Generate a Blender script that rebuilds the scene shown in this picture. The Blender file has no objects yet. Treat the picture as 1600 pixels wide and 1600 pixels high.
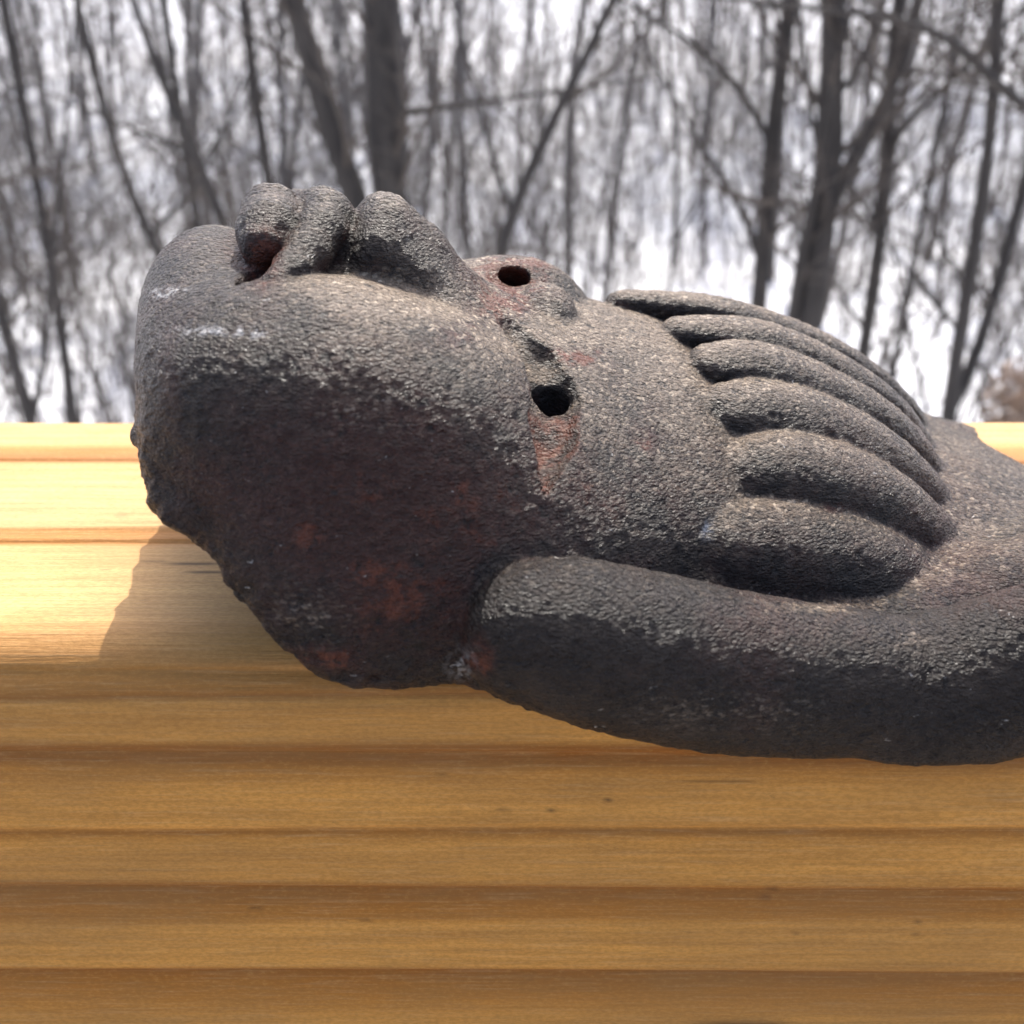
import bpy, math, random
import numpy as np
from math import radians, sin, cos, tan, atan, pi

# ------------------------------------------------------------------ camera, sky, sun, exposure
scene = bpy.context.scene
CAM_H = 0.106            # camera height above the top of the rail (rail top is z = 0)
PITCH = 24.0             # degrees below the horizon
cam_d = bpy.data.cameras.new('camera'); cam = bpy.data.objects.new('camera', cam_d)
scene.collection.objects.link(cam)
cam.location = (0, 0, CAM_H); cam.rotation_euler = (radians(90 - PITCH), 0, 0)
cam_d.sensor_width = 36; cam_d.lens = 36; cam_d.clip_start = 0.005; cam_d.clip_end = 2000
cam_d.dof.use_dof = True; cam_d.dof.focus_distance = 0.214; cam_d.dof.aperture_fstop = 16.5
scene.camera = cam

SUN_AZ, SUN_EL = 5.0, 54.0      # azimuth clockwise from +Y (away from the camera), elevation
world = bpy.data.worlds.new('World'); scene.world = world; world.use_nodes = True
wn = world.node_tree.nodes; wl = world.node_tree.links
sky = wn.new('ShaderNodeTexSky'); sky.sky_type = 'NISHITA'; sky.sun_disc = False
sky.sun_elevation = radians(SUN_EL); sky.sun_rotation = radians(SUN_AZ)
sky.air_density = 0.75; sky.dust_density = 4.0; sky.ozone_density = 0.6
wl.new(sky.outputs[0], wn['Background'].inputs[0]); wn['Background'].inputs[1].default_value = 0.15
sun_d = bpy.data.lights.new('sun', 'SUN'); sun = bpy.data.objects.new('sun', sun_d)
scene.collection.objects.link(sun)
sun_d.energy = 2.0; sun_d.angle = radians(0.5); sun_d.color = (1.0, 0.95, 0.87)
sun.rotation_euler = (radians(90 - SUN_EL), 0, radians(180 - SUN_AZ)); sun.location = (2, 4, 5)
scene.view_settings.view_transform = 'Standard'; scene.view_settings.look = 'None'
scene.view_settings.gamma = 1; scene.view_settings.exposure = 1.40
scene.cycles.max_bounces = 8

# ------------------------------------------------------------------ helpers
COL = scene.collection
rng = np.random.default_rng(7)
random.seed(7)
TH = radians(PITCH)
CAMP = np.array([0, 0, CAM_H])

def ray(u, v):
    """direction of a pixel of the 1600 px photograph"""
    x = (u - 800) / 1600; y = -(v - 800) / 1600
    return np.array([x, cos(TH) + y * sin(TH), -sin(TH) + y * cos(TH)])

def at_y(u, v, Y):
    d = ray(u, v); return CAMP + d * (Y / d[1])

def tag(o, label=None, cat=None, group=None, kind=None):
    if label: o['label'] = label
    if cat: o['category'] = cat
    if group: o['group'] = group
    if kind: o['kind'] = kind
    return o

def empty(name, loc):
    o = bpy.data.objects.new(name, None); COL.objects.link(o); o.location = loc; o.empty_display_size = 0.05
    return o

def mesh_obj(name, verts, faces, mat, parent=None, smooth=True):
    me = bpy.data.meshes.new(name)
    me.from_pydata(np.asarray(verts).tolist(), [], faces if isinstance(faces, list) else faces.tolist())
    me.materials.append(mat)
    if smooth: me.polygons.foreach_set('use_smooth', [True] * len(me.polygons))
    me.update()
    o = bpy.data.objects.new(name, me); COL.objects.link(o)
    if parent: o.parent = parent
    return o

class N:
    """tiny node-material helper"""
    def __init__(s, name):
        s.m = bpy.data.materials.new(name); s.m.use_nodes = True
        s.n = s.m.node_tree.nodes; s.l = s.m.node_tree.links; s.b = s.n['Principled BSDF']
    def new(s, t, **k):
        x = s.n.new(t)
        for a, v in k.items(): setattr(x, a, v)
        return x
    def put(s, sock, v):
        if hasattr(v, 'is_output') or isinstance(v, bpy.types.NodeSocket): s.l.new(v, sock)
        else: sock.default_value = v
    def coords(s, scale=(1, 1, 1), out='Object'):
        t = s.new('ShaderNodeTexCoord'); m = s.new('ShaderNodeMapping')
        s.l.new(t.outputs[out], m.inputs[0]); m.inputs['Scale'].default_value = scale
        return m.outputs[0]
    def noise(s, vec, scale, detail=3, rough=0.55, dist=0.0):
        x = s.new('ShaderNodeTexNoise'); s.l.new(vec, x.inputs['Vector'])
        x.inputs['Scale'].default_value = scale; x.inputs['Detail'].default_value = detail
        x.inputs['Roughness'].default_value = rough; x.inputs['Distortion'].default_value = dist
        return x.outputs['Fac']
    def ramp(s, fac, stops, interp='LINEAR'):
        x = s.new('ShaderNodeValToRGB'); s.put(x.inputs[0], fac); r = x.color_ramp; r.interpolation = interp
        while len(r.elements) < len(stops): r.elements.new(0.5)
        for e, (p, c) in zip(r.elements, sorted(stops, key=lambda q: q[0])):
            e.position = p; e.color = (c, c, c, 1) if isinstance(c, (int, float)) else (*c, 1)
        return x.outputs[0]
    def mix(s, fac, a, b, mode='MIX'):
        x = s.new('ShaderNodeMix', data_type='RGBA', blend_type=mode)
        s.put(x.inputs[0], fac)
        for sock, v in ((x.inputs[6], a), (x.inputs[7], b)):
            if isinstance(v, tuple): v = (*v, 1) if len(v) == 3 else v
            s.put(sock, v)
        return x.outputs[2]
    def math(s, op, a, b=0.0, clamp=False):
        x = s.new('ShaderNodeMath', operation=op, use_clamp=clamp); s.put(x.inputs[0], a); s.put(x.inputs[1], b)
        return x.outputs[0]
    def bump(s, h, strength, dist, prev=None):
        x = s.new('ShaderNodeBump'); s.put(x.inputs['Height'], h)
        x.inputs['Strength'].default_value = strength; x.inputs['Distance'].default_value = dist
        if prev is not None: s.l.new(prev, x.inputs['Normal'])
        return x.outputs[0]
    def attr(s, name):
        x = s.new('ShaderNodeAttribute'); x.attribute_name = name; return x.outputs['Fac']

# numpy gradient-free value noise (smooth, hashed)
def _hash(ix, iy, iz, seed):
    h = (ix * 374761393 + iy * 668265263 + iz * 2147483647 + seed * 974634777) & 0xffffffff
    h = ((h ^ (h >> 13)) * 1274126177) & 0xffffffff
    h = ((h ^ (h >> 16)) * 2246822519) & 0xffffffff
    return ((h ^ (h >> 15)) & 0xffff).astype(np.float32) / 65535.0

def vnoise(p, seed=0):
    """value noise in -1..1 at points p (n,3)"""
    i = np.floor(p).astype(np.int64); f = (p - i).astype(np.float32); f = f * f * f * (f * (f * 6 - 15) + 10)
    r = 0
    for dx in (0, 1):
        for dy in (0, 1):
            for dz in (0, 1):
                wgt = (f[:, 0] if dx else 1 - f[:, 0]) * (f[:, 1] if dy else 1 - f[:, 1]) * (f[:, 2] if dz else 1 - f[:, 2])
                r = r + wgt * _hash(i[:, 0] + dx, i[:, 1] + dy, i[:, 2] + dz, seed)
    return r * 2 - 1

def fbm(p, octs, seed=0, gain=0.5):
    r = 0; a = 1.0
    for k in range(octs):
        r = r + a * vnoise(p * 2 ** k + 17.3 * k, seed + k); a *= gain
    return r

# ------------------------------------------------------------------ materials
def mat_wood():
    m = N('pine')
    c = m.coords()
    arc = m.attr('arc')          # millimetres round the beam's profile, 0 at the back top edge
    warp = m.noise(m.coords((3, 40, 40)), 1.0, 2)
    warp2 = m.noise(m.coords((22, 220, 220)), 1.0, 3)
    t = m.math('ADD', arc, m.math('MULTIPLY', m.math('SUBTRACT', warp, 0.5), 0.006))
    t = m.math('ADD', t, m.math('MULTIPLY', m.math('SUBTRACT', warp2, 0.5), 0.0016))
    E_ = (0.72, 0.335, 0.068); L_ = (0.30, 0.095, 0.009); M_ = (0.49, 0.195, 0.028); P_ = (0.68, 0.44, 0.20); S_ = (0.66, 0.41, 0.165)  # S_, P_: sun glare on the top face put into its colour
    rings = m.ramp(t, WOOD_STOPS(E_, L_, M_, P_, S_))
    fib = m.noise(m.coords((14, 420, 420)), 1.0, 4, 0.62)
    fib2 = m.noise(m.coords((60, 1500, 1500)), 1.0, 3, 0.6)
    mott = m.noise(m.coords((75, 130, 130)), 1.0, 5, 0.65, 0.4)
    col = m.mix(m.ramp(fib, [(0.40, 0.0), (0.70, 0.48)]), rings, (0.28, 0.12, 0.03))
    col = m.mix(m.ramp(mott, [(0.42, 0.0), (0.70, 0.20)]), col, (0.33, 0.175, 0.05))
    col = m.mix(m.ramp(fib2, [(0.5, 0.0), (0.8, 0.22)]), col, (0.72, 0.52, 0.28))
    fine = m.noise(m.coords((700, 1500, 1500)), 1.0, 4, 0.7)
    col = m.mix(m.ramp(fine, [(0.40, 0.28), (0.55, 0.0)]), col, (0.26, 0.12, 0.03))
    col = m.mix(m.ramp(fine, [(0.52, 0.0), (0.72, 0.22)]), col, (0.74, 0.45, 0.16))
    # dark checks and specks along the grain
    sp = m.noise(m.coords((70, 330, 330)), 1.0, 1)
    col = m.mix(m.ramp(sp, [(0.79, 0.0), (0.83, 0.75)]), col, (0.10, 0.055, 0.025))
    tone = m.noise(m.coords((9, 30, 30)), 1.0, 3, 0.6)
    col = m.mix(m.ramp(tone, [(0.40, 0.30), (0.58, 0.0)]), col, (0.30, 0.16, 0.055))
    dirt = m.noise(m.coords((160, 420, 420)), 1.0, 5, 0.75, 0.5)
    col = m.mix(m.ramp(dirt, [(0.66, 0.0), (0.76, 0.45)]), col, (0.16, 0.10, 0.055))
    col = m.mix(m.attr('mark'), col, (0.07, 0.035, 0.016))
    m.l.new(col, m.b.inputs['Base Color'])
    m.b.inputs['Roughness'].default_value = 0.62; m.b.inputs['Specular IOR Level'].default_value = 0.25
    h = m.math('ADD', m.math('MULTIPLY', fib, 0.6), m.math('MULTIPLY', fib2, 0.5))
    b1 = m.bump(h, 0.6, 0.0007); b2 = m.bump(mott, 0.35, 0.0012, b1)
    m.l.new(b2, m.b.inputs['Normal'])
    return m.m

def mat_stone():
    m = N('weathered_stone')
    c = m.coords()
    ca = m.coords((1, 1.0, 1.9))
    big = m.noise(c, 22, 4, 0.6)
    mid = m.noise(c, 75, 5, 0.65)
    grain = m.noise(ca, 900, 4, 0.7, 0.4)
    grain2 = m.noise(ca, 2600, 2, 0.6)
    cav = m.attr('cavity'); up = m.attr('dust_light'); red = m.math('MULTIPLY', m.attr('red'), m.ramp(m.noise(c, 170, 5, 0.7), [(0.36, 0.25), (0.62, 1.35)]))
    base = m.ramp(mid, [(0.30, (0.0095, 0.0055, 0.0038)), (0.5, (0.021, 0.0122, 0.0082)), (0.72, (0.044, 0.029, 0.020))])
    # warm red brown under-colour that shows in patches
    rp = m.math('ADD', m.math('MULTIPLY', m.math('SUBTRACT', big, 0.42), 2.4), red)
    rmask = m.ramp(m.math('ADD', rp, m.math('MULTIPLY', m.math('SUBTRACT', mid, 0.5), 1.5)), [(0.22, 0.0), (0.85, 0.9)])
    col = m.mix(rmask, base, m.ramp(grain, [(0.3, (0.032, 0.0085, 0.0055)), (0.7, (0.075, 0.024, 0.015))]))
    rm2 = m.ramp(m.math('ADD', m.math('MULTIPLY', red, 0.65), m.math('MULTIPLY', m.math('SUBTRACT', mid, 0.5), 1.7)), [(0.48, 0.0), (0.78, 0.85)])
    col = m.mix(rm2, col, (0.15, 0.036, 0.014))
    # settled pale dust, together with sunlight painted onto the upward faces
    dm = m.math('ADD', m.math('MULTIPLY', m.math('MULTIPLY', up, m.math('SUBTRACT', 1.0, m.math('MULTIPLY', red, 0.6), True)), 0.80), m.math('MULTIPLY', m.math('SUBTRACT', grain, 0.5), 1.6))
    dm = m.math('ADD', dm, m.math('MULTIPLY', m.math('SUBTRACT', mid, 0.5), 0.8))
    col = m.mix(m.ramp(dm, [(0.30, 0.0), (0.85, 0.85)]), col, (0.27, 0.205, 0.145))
    vo = m.new('ShaderNodeTexVoronoi'); m.l.new(ca, vo.inputs['Vector']); vo.inputs['Scale'].default_value = 1050
    vsep = m.new('ShaderNodeSeparateColor'); m.l.new(vo.outputs['Color'], vsep.inputs[0]); vr = vsep.outputs[0]
    col = m.mix(m.ramp(vr, [(0.0, 0.6), (0.3, 0.0)]), col, m.mix(0.6, col, (0.004, 0.003, 0.003)))
    glint_ = m.math('MULTIPLY', m.ramp(vr, [(0.80, 0.0), (1.0, 0.95)]), m.math('ADD', m.math('MULTIPLY', up, 0.75, True), 0.02))
    col = m.mix(glint_, col, (0.58, 0.47, 0.35))  # sun glints put into the colour of random grains
    # grit: pale crumbs, a few bright chips, dark pits, chalky scratches
    g1 = m.noise(ca, 300, 4, 0.7, 0.6)
    col = m.mix(m.math('MULTIPLY', m.ramp(g1, [(0.64, 0.0), (0.74, 0.5)]), m.ramp(m.noise(c, 40, 3), [(0.42, 0.10), (0.62, 1.0)])), col, (0.20, 0.165, 0.13))
    sp2 = m.noise(ca, 480, 2, 0.5, 0.8)
    col = m.mix(m.ramp(sp2, [(0.735, 0.0), (0.77, 0.9)]), col, (0.55, 0.51, 0.46))
    dk = m.noise(c, 330, 3, 0.6)
    col = m.mix(m.ramp(dk, [(0.30, 0.85), (0.40, 0.0)]), col, (0.008, 0.006, 0.0055))
    ck = m.math('MULTIPLY', m.attr('chalk'), m.ramp(m.noise(c, 520, 3, 0.7), [(0.46, 0.0), (0.60, 1.0)]))
    col = m.mix(ck, col, (0.62, 0.60, 0.58))
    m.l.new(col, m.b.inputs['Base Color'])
    m.l.new(m.ramp(grain, [(0.35, 0.60), (0.62, 0.26)]), m.b.inputs['Roughness'])
    m.b.inputs['Specular IOR Level'].default_value = 0.38
    h = m.math('ADD', grain, m.math('MULTIPLY', grain2, 0.35))
    pit = m.ramp(dk, [(0.28, 0.0), (0.42, 1.0)])
    b0 = m.bump(m.math('SUBTRACT', 1.0, vo.outputs['Distance']), 1.0, 0.0008); b1 = m.bump(h, 1.0, 0.0011, b0); b2 = m.bump(mid, 0.35, 0.0016, b1); b2 = m.bump(pit, 0.6, 0.0006, b2)
    m.l.new(b2, m.b.inputs['Normal'])
    return m.m

def mat_bark(name, a, b):
    m = N(name); c = m.coords((1, 1, 0.25))
    n = m.noise(c, 14, 4, 0.65)
    m.l.new(m.ramp(n, [(0.3, a), (0.7, b)]), m.b.inputs['Base Color'])
    m.b.inputs['Roughness'].default_value = 0.9
    m.l.new(m.bump(n, 0.6, 0.02), m.b.inputs['Normal'])
    return m.m

def mat_snow():
    m = N('snow'); c = m.coords()
    n = m.noise(c, 0.5, 4); n2 = m.noise(c, 6, 3)
    col = m.ramp(n, [(0.3, (0.70, 0.72, 0.76)), (0.6, (0.82, 0.83, 0.85))])
    lit = m.noise(c, 1.1, 5, 0.7)
    col = m.mix(m.ramp(lit, [(0.60, 0.0), (0.72, 0.55)]), col, (0.22, 0.17, 0.13))
    m.l.new(col, m.b.inputs['Base Color']); m.b.inputs['Roughness'].default_value = 0.8
    m.l.new(m.bump(n2, 0.4, 0.08), m.b.inputs['Normal'])
    return m.m

def mat_plain(name, col, rough=0.8):
    m = N(name); c = m.coords(); n = m.noise(c, 9, 4)
    m.l.new(m.ramp(n, [(0.3, tuple(x * 0.75 for x in col)), (0.7, tuple(min(1, x * 1.2) for x in col))]), m.b.inputs['Base Color'])
    m.b.inputs['Roughness'].default_value = rough
    return m.m

# ------------------------------------------------------------------ the wooden rail
RY0, RY1 = 0.169, 0.320          # front and back faces of the beam
RH = 0.140; RR = 0.0125          # height, edge radius
D = RY1 - RY0
ARC_FULL = 0.40                  # metres of arc that the ramp covers
# arc runs from the back edge over the top to the front and down
A_TOP = D - 2 * RR; A_Q = RR * pi / 2; A_FR = RH - 2 * RR
def top_arc(v):                  # photograph row on the top face -> arc
    d = ray(800, v); Y = d[1] * (-CAM_H / d[2]); return (RY1 - RR - Y)
def front_arc(v):
    d = ray(800, v); z = CAM_H + d[2] * (RY0 / d[1]); return A_TOP + A_Q + (-RR - z)
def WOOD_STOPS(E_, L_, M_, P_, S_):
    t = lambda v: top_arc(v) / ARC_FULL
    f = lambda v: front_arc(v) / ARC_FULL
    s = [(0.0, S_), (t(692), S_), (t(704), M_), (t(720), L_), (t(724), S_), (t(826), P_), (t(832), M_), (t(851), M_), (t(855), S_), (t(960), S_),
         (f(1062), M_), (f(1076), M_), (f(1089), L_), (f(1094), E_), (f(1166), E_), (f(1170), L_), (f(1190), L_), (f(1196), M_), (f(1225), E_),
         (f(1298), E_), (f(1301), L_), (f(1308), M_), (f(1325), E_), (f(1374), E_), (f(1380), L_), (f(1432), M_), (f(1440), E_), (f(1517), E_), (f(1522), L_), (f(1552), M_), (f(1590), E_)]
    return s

WOOD = mat_wood()
def build_beam():
    # fine profile
    prof = []; arcs = []
    step = 0.0004
    a = 0.0
    total = A_TOP + A_Q + A_FR
    # relief: soft late-wood ridges
    rid = [(top_arc(720), -0.0005, 0.0014), (top_arc(826), 0.0007, 0.0016), (top_arc(850), -0.0006, 0.0018),
           (front_arc(1050), -0.0008, 0.0016), (front_arc(1090), -0.0004, 0.0008), (front_arc(1184), -0.0010, 0.0018), (front_arc(1301), -0.0006, 0.0008),
           (front_arc(1390), -0.0009, 0.0020), (front_arc(1525), -0.0008, 0.0016)]
    n = int(total / step)
    aa = np.linspace(0, total, n)
    Y = np.empty(n); Z = np.empty(n); NY = np.empty(n); NZ = np.empty(n)
    m1 = aa <= A_TOP; m3 = aa >= A_TOP + A_Q; m2 = ~m1 & ~m3
    Y[m1] = RY1 - RR - aa[m1]; Z[m1] = 0; NY[m1] = 0; NZ[m1] = 1
    an = (aa[m2] - A_TOP) / RR
    Y[m2] = RY0 + RR - RR * np.sin(an); Z[m2] = -RR + RR * np.cos(an); NY[m2] = -np.sin(an); NZ[m2] = np.cos(an)
    Y[m3] = RY0; Z[m3] = -RR - (aa[m3] - A_TOP - A_Q); NY[m3] = -1; NZ[m3] = 0
    h = np.zeros(n)
    for c, amp, wd in rid: h += amp * np.exp(-((aa - c) / wd) ** 2)
    xs = np.concatenate([np.linspace(-1.5, -0.26, 10), np.linspace(-0.25, 0.25, 340), np.linspace(0.26, 1.5, 10)])
    nx = len(xs)
    XX, AA = np.meshgrid(xs, aa, indexing='ij')
    P = np.stack([XX * 2.2, AA * 30, 0 * XX], -1).reshape(-1, 3)
    wob = fbm(P, 2, 5).reshape(nx, n) * 0.0009
    # the ridges wander slightly along the beam
    H = np.zeros((nx, n))
    for c, amp, wd in rid:
        cc = c - wd * 0.5 * (amp < 0) + 0.0012 * np.sin(xs * 5 + c * 200)[:, None]
        aw = amp * (1 + 0.25 * np.sin(xs * 23 + c * 900))[:, None]
        t = AA - cc
        H += aw * np.where(amp < 0, 1.25 / (1 + np.exp(-np.clip(t / 0.00022, -40, 40))) * np.exp(-np.clip(t, 0, 1) / (wd * 1.6)), np.exp(-(t / wd) ** 2))
    lowf = fbm(np.stack([XX * 9, AA * 22, 0 * XX + 3], -1).reshape(-1, 3), 3, 9).reshape(nx, n) * 0.00022
    H = H + lowf
    V = np.stack([XX, Y[None, :] + NY[None, :] * H, Z[None, :] + NZ[None, :] * H], -1)
    arc = (AA - 0.0012 * np.sin(XX * 5 + AA * 200) + wob) / ARC_FULL
    # closing ring: bottom and back
    extra = [(RY0 + RR, -RH), (RY1 - RR, -RH), (RY1, -RH + RR), (RY1, -RR), (RY1 - RR * 0.3, -RR * 0.3)]
    Ex = np.stack([np.stack([xs, np.full(nx, y), np.full(nx, z)], -1) for y, z in extra], 1)
    V = np.concatenate([V, Ex], 1); k = V.shape[1]
    arc = np.concatenate([arc, np.full((nx, len(extra)), 0.12)], 1)
    idx = np.arange(nx * k).reshape(nx, k)
    i0 = idx[:-1]; i1 = idx[1:]
    F = np.stack([i0, i1, np.roll(i1, -1, 1), np.roll(i0, -1, 1)], -1).reshape(-1, 4)
    faces = F.tolist() + [idx[0].tolist(), idx[-1][::-1].tolist()]
    return V.reshape(-1, 3), faces, arc.ravel()
def pixels(P):
    rel = P - CAMP
    zc = rel[:, 1] * cos(TH) - rel[:, 2] * sin(TH); yc = rel[:, 1] * sin(TH) + rel[:, 2] * cos(TH)
    zc = np.where(zc > 0.02, zc, 1e3)
    return 800 + 1600 * rel[:, 0] / zc, 800 - 1600 * yc / zc
rail = tag(empty('deck_railing', (0, 0.2445, -1.0)), 'pale pine timber railing with rounded edge and brown grain bands', 'railing')
bv, bf, barc = build_beam()
bu, bw = pixels(bv)
mark = np.zeros(len(bv))     # dark checks, specks and a knot at the bottom
for u, v, du, dv, a in [(305, 881, 42, 2.2, .9), (325, 894, 34, 2.0, .9), (240, 877, 20, 1.6, .4), (950, 1250, 6, 3, .8), (864, 1266, 7, 3, .8), (1120, 1221, 60, 2, .5), (1160, 1606, 75, 12, .85),
        (1205, 1388, 8, 4, .45), (1195, 1402, 8, 5, .45), (1432, 1440, 6, 4, .5), (1434, 1460, 6, 4, .5), (1240, 1458, 5, 4, .4), (400, 1418, 8, 3, .5), (570, 1438, 8, 3, .5), (690, 1210, 9, 4, .4), (785, 1265, 12, 5, .35), (715, 1268, 10, 4, .3), (190, 805, 10, 4, .25), (160, 702, 60, 2, .3)]:
    mark = np.maximum(mark, a * np.exp(-((bu - u) / du) ** 4 - ((bw - v) / dv) ** 2))
bv = bv - np.array([0, 0.2445, -1.0])
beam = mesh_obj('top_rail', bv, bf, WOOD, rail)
mk = beam.data.attributes.new('mark', 'FLOAT', 'POINT'); mk.data.foreach_set('value', mark.astype(np.float32))
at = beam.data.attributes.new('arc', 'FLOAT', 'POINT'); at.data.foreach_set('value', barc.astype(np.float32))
def box(x0, x1, y0, y1, z0, z1):
    v = [(x, y, z) for x in (x0, x1) for y in (y0, y1) for z in (z0, z1)]
    f = [(0, 1, 3, 2), (4, 6, 7, 5), (0, 4, 5, 1), (2, 3, 7, 6), (0, 2, 6, 4), (1, 5, 7, 3)]
    return v, f
for x in (-1.2, 1.2):
    v, f = box(x - 0.045, x + 0.045, -0.045, 0.045, 0, 1.0 - RH)
    mesh_obj('post', v, f, mat_plain('pine_post', (0.5, 0.33, 0.16)), rail, smooth=False)

# ------------------------------------------------------------------ the carved head (implicit surface, in cm, in the head's own frame)
def frame(yaw, roll, pitch):
    y, r, p = radians(yaw), radians(roll), radians(pitch)
    L = np.array([cos(y), sin(y), 0]); W = np.array([sin(y), -cos(y), 0]); Nn = np.array([0, 0, 1.])
    N2 = cos(r) * Nn + sin(r) * W; W2 = cos(r) * W - sin(r) * Nn
    return np.array([cos(p) * L - sin(p) * N2, W2, cos(p) * N2 + sin(p) * L])
HR = frame(8, 11, 8)             # rows: l (chin to crown), w (towards the near side), n (out of the face)
HO = np.array([0, 0.235, 0.0])
def F_(u, v, w):
    """photograph pixel on the plane w = const of the head -> (l, w, n) in cm"""
    d = ray(u, v); t = (w / 100 - np.dot(HR[1], CAMP - HO)) / np.dot(HR[1], d)
    return HR @ (CAMP + t * d - HO) * 100

def smin(a, b, k):
    h = np.maximum(k - np.abs(a - b), 0) / k
    return np.minimum(a, b) - h * h * k * 0.25
def smax(a, b, k): return -smin(-a, -b, k)
def seg(p, a, b, ra, rb):
    a = np.asarray(a, np.float32); b = np.asarray(b, np.float32)
    ab = b - a; t = np.clip(((p - a) @ ab) / max(1e-9, float(ab @ ab)), 0, 1)
    return np.linalg.norm(p - a - t[:, None] * ab, axis=1) - (ra + (rb - ra) * t)
def chain(p, pts, rad, k=0.0):
    d = None
    for i in range(len(pts) - 1):
        s = seg(p, pts[i], pts[i + 1], rad[i], rad[i + 1])
        d = s if d is None else (np.minimum(d, s) if k == 0 else smin(d, s, k))
    return d
def ell(p, c, r, R3=None):
    q = p - np.asarray(c, np.float32)
    if R3 is not None: q = q @ R3.T
    r = np.asarray(r, np.float32)
    k0 = np.linalg.norm(q / r, axis=1); k1 = np.linalg.norm(q / (r * r), axis=1)
    return k0 * (k0 - 1) / np.maximum(k1, 1e-6)

TOP_L = [-9, -7, -4, -1, 1, 3, 6, 8, 10, 12, 14, 18]
TOP_N = [6.4, 6.5, 6.1, 5.70, 5.35, 5.2, 4.45, 3.8, 3.0, 2.4, 1.8, 1.0]
WID_L = [-9, -6, -4, -1, 2, 4, 9, 12, 15, 18]
WID_A = [7.3, 7.4, 7.5, 7.4, 6.5, 6.3, 6.6, 7.6, 7.8, 7.0]
def base_f(p):
    l, w, n = p[:, 0], p[:, 1], p[:, 2]
    lp = np.where(l < -4, (l + 4) / -4.9, (l + 4) / 24.0)
    a = np.interp(l, WID_L, WID_A); nt = np.interp(l, TOP_L, TOP_N)
    nt = nt - 0.26 * np.maximum(-w - 0.6, 0) * np.clip((-0.5 - l) / 3, 0, 1)     # the far cheek is carved lower
    wp = np.abs(w) / a
    dn = n - 1.2
    npp = np.where(dn > 0, dn / (np.maximum(nt, 1.6) - 1.2), dn / -4.0)
    e = np.interp(l, [-3, 2], [2.18, 2.05])
    return ((lp ** e + wp ** e) + np.maximum(npp, 0) ** e) ** (1 / e)
def base_d(p):
    f = base_f(p); e = 0.02
    g = np.stack([(base_f(p + np.eye(3, dtype=np.float32)[i] * e) - f) / e for i in range(3)], -1)
    return (f - 1) / np.maximum(np.linalg.norm(g, axis=1), 0.04)

# hair locks: pixel midlines (u, v), distance w from the median, tilt of the local normal, half width, thickness ratio
LOCKS = [
    ([(985, 463), (1100, 473), (1200, 500), (1300, 545), (1390, 612), (1470, 715)], -3.0, -18, [.58, .78, .80, .78, .72, .60], 1.7),
    ([(1074, 508), (1150, 511), (1210, 524), (1277, 554), (1337, 590), (1394, 635), (1480, 735)], -1.0, -6, [.60, .78, .82, .82, .80, .74, .62], 1.7),
    ([(1124, 558), (1165, 557), (1215, 567), (1285, 597), (1356, 636), (1412, 680), (1505, 782)], 0.6, 6, [.66, .82, .88, .90, .88, .80, .66], 1.65),
    ([(1150, 630), (1190, 632), (1245, 642), (1305, 664), (1366, 698), (1428, 746), (1525, 850)], 2.15, 18, [.74, .92, .98, 1.0, .98, .90, .72], 1.6),
    ([(1182, 733), (1222, 729), (1270, 736), (1330, 755), (1390, 786), (1450, 832), (1548, 930)], 3.7, 30, [.82, 1.0, 1.08, 1.10, 1.06, .98, .8], 1.55),
    ([(1160, 856), (1205, 858), (1260, 866), (1335, 885), (1405, 918), (1475, 965), (1585, 1040)], 5.25, 44, [.98, 1.18, 1.28, 1.32, 1.28, 1.18, 1.0], 1.5),
    ([(830, 985), (920, 1000), (1060, 1035), (1220, 1058), (1350, 1068), (1445, 1090), (1595, 1040), (1755, 990)], 7.05, 62, [1.34, 1.52, 1.58, 1.52, 1.46, 1.66, 1.6, 1.3], 1.28),
]
def spline(P, n):
    """Catmull-Rom through the rows of P"""
    P = np.asarray(P, float); Q = np.vstack([2 * P[0] - P[1], P, 2 * P[-1] - P[-2]]); out = []
    for t in np.linspace(0, len(P) - 1.0001, n):
        i = int(t); f = t - i; a, b, c, d = Q[i:i + 4]
        out.append(0.5 * ((2 * b) + (c - a) * f + (2 * a - 5 * b + 4 * c - d) * f * f + (3 * b - a - 3 * c + d) * f ** 3))
    return np.array(out)
LOCK_PTS = []
for k, (px, w, tilt, rad, sq) in enumerate(LOCKS):
    a = np.array([0, sin(radians(tilt)), cos(radians(tilt))])
    T = (np.eye(3) + (sq - 1) * np.outer(a, a)).astype(np.float32)
    ws = [w + 0.12 * j for j in range(len(px))] if k == 6 else [w - 0.04 * j * (w > 0) for j in range(len(px))]
    P = np.array([np.r_[F_(u, v, ww) - (a * 0.50 * r / sq if k < 6 else -a * 0.12), r] for (u, v), r, ww in zip(px, rad, ws)])
    if k < 6: P[-1, :3] -= a * 0.38; P[-2, :3] -= a * 0.06
    S = spline(P, 12 if k < 6 else 10)
    LOCK_PTS.append(([T @ q.astype(np.float32) for q in S[:, :3]], list(S[:, 3]), T, sq))
def lock_d(p, L): return chain(p @ L[2].T, L[0], L[1]) / (1 + 0.35 * (L[3] - 1))
ALL_LOCKS = LOCK_PTS

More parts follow.
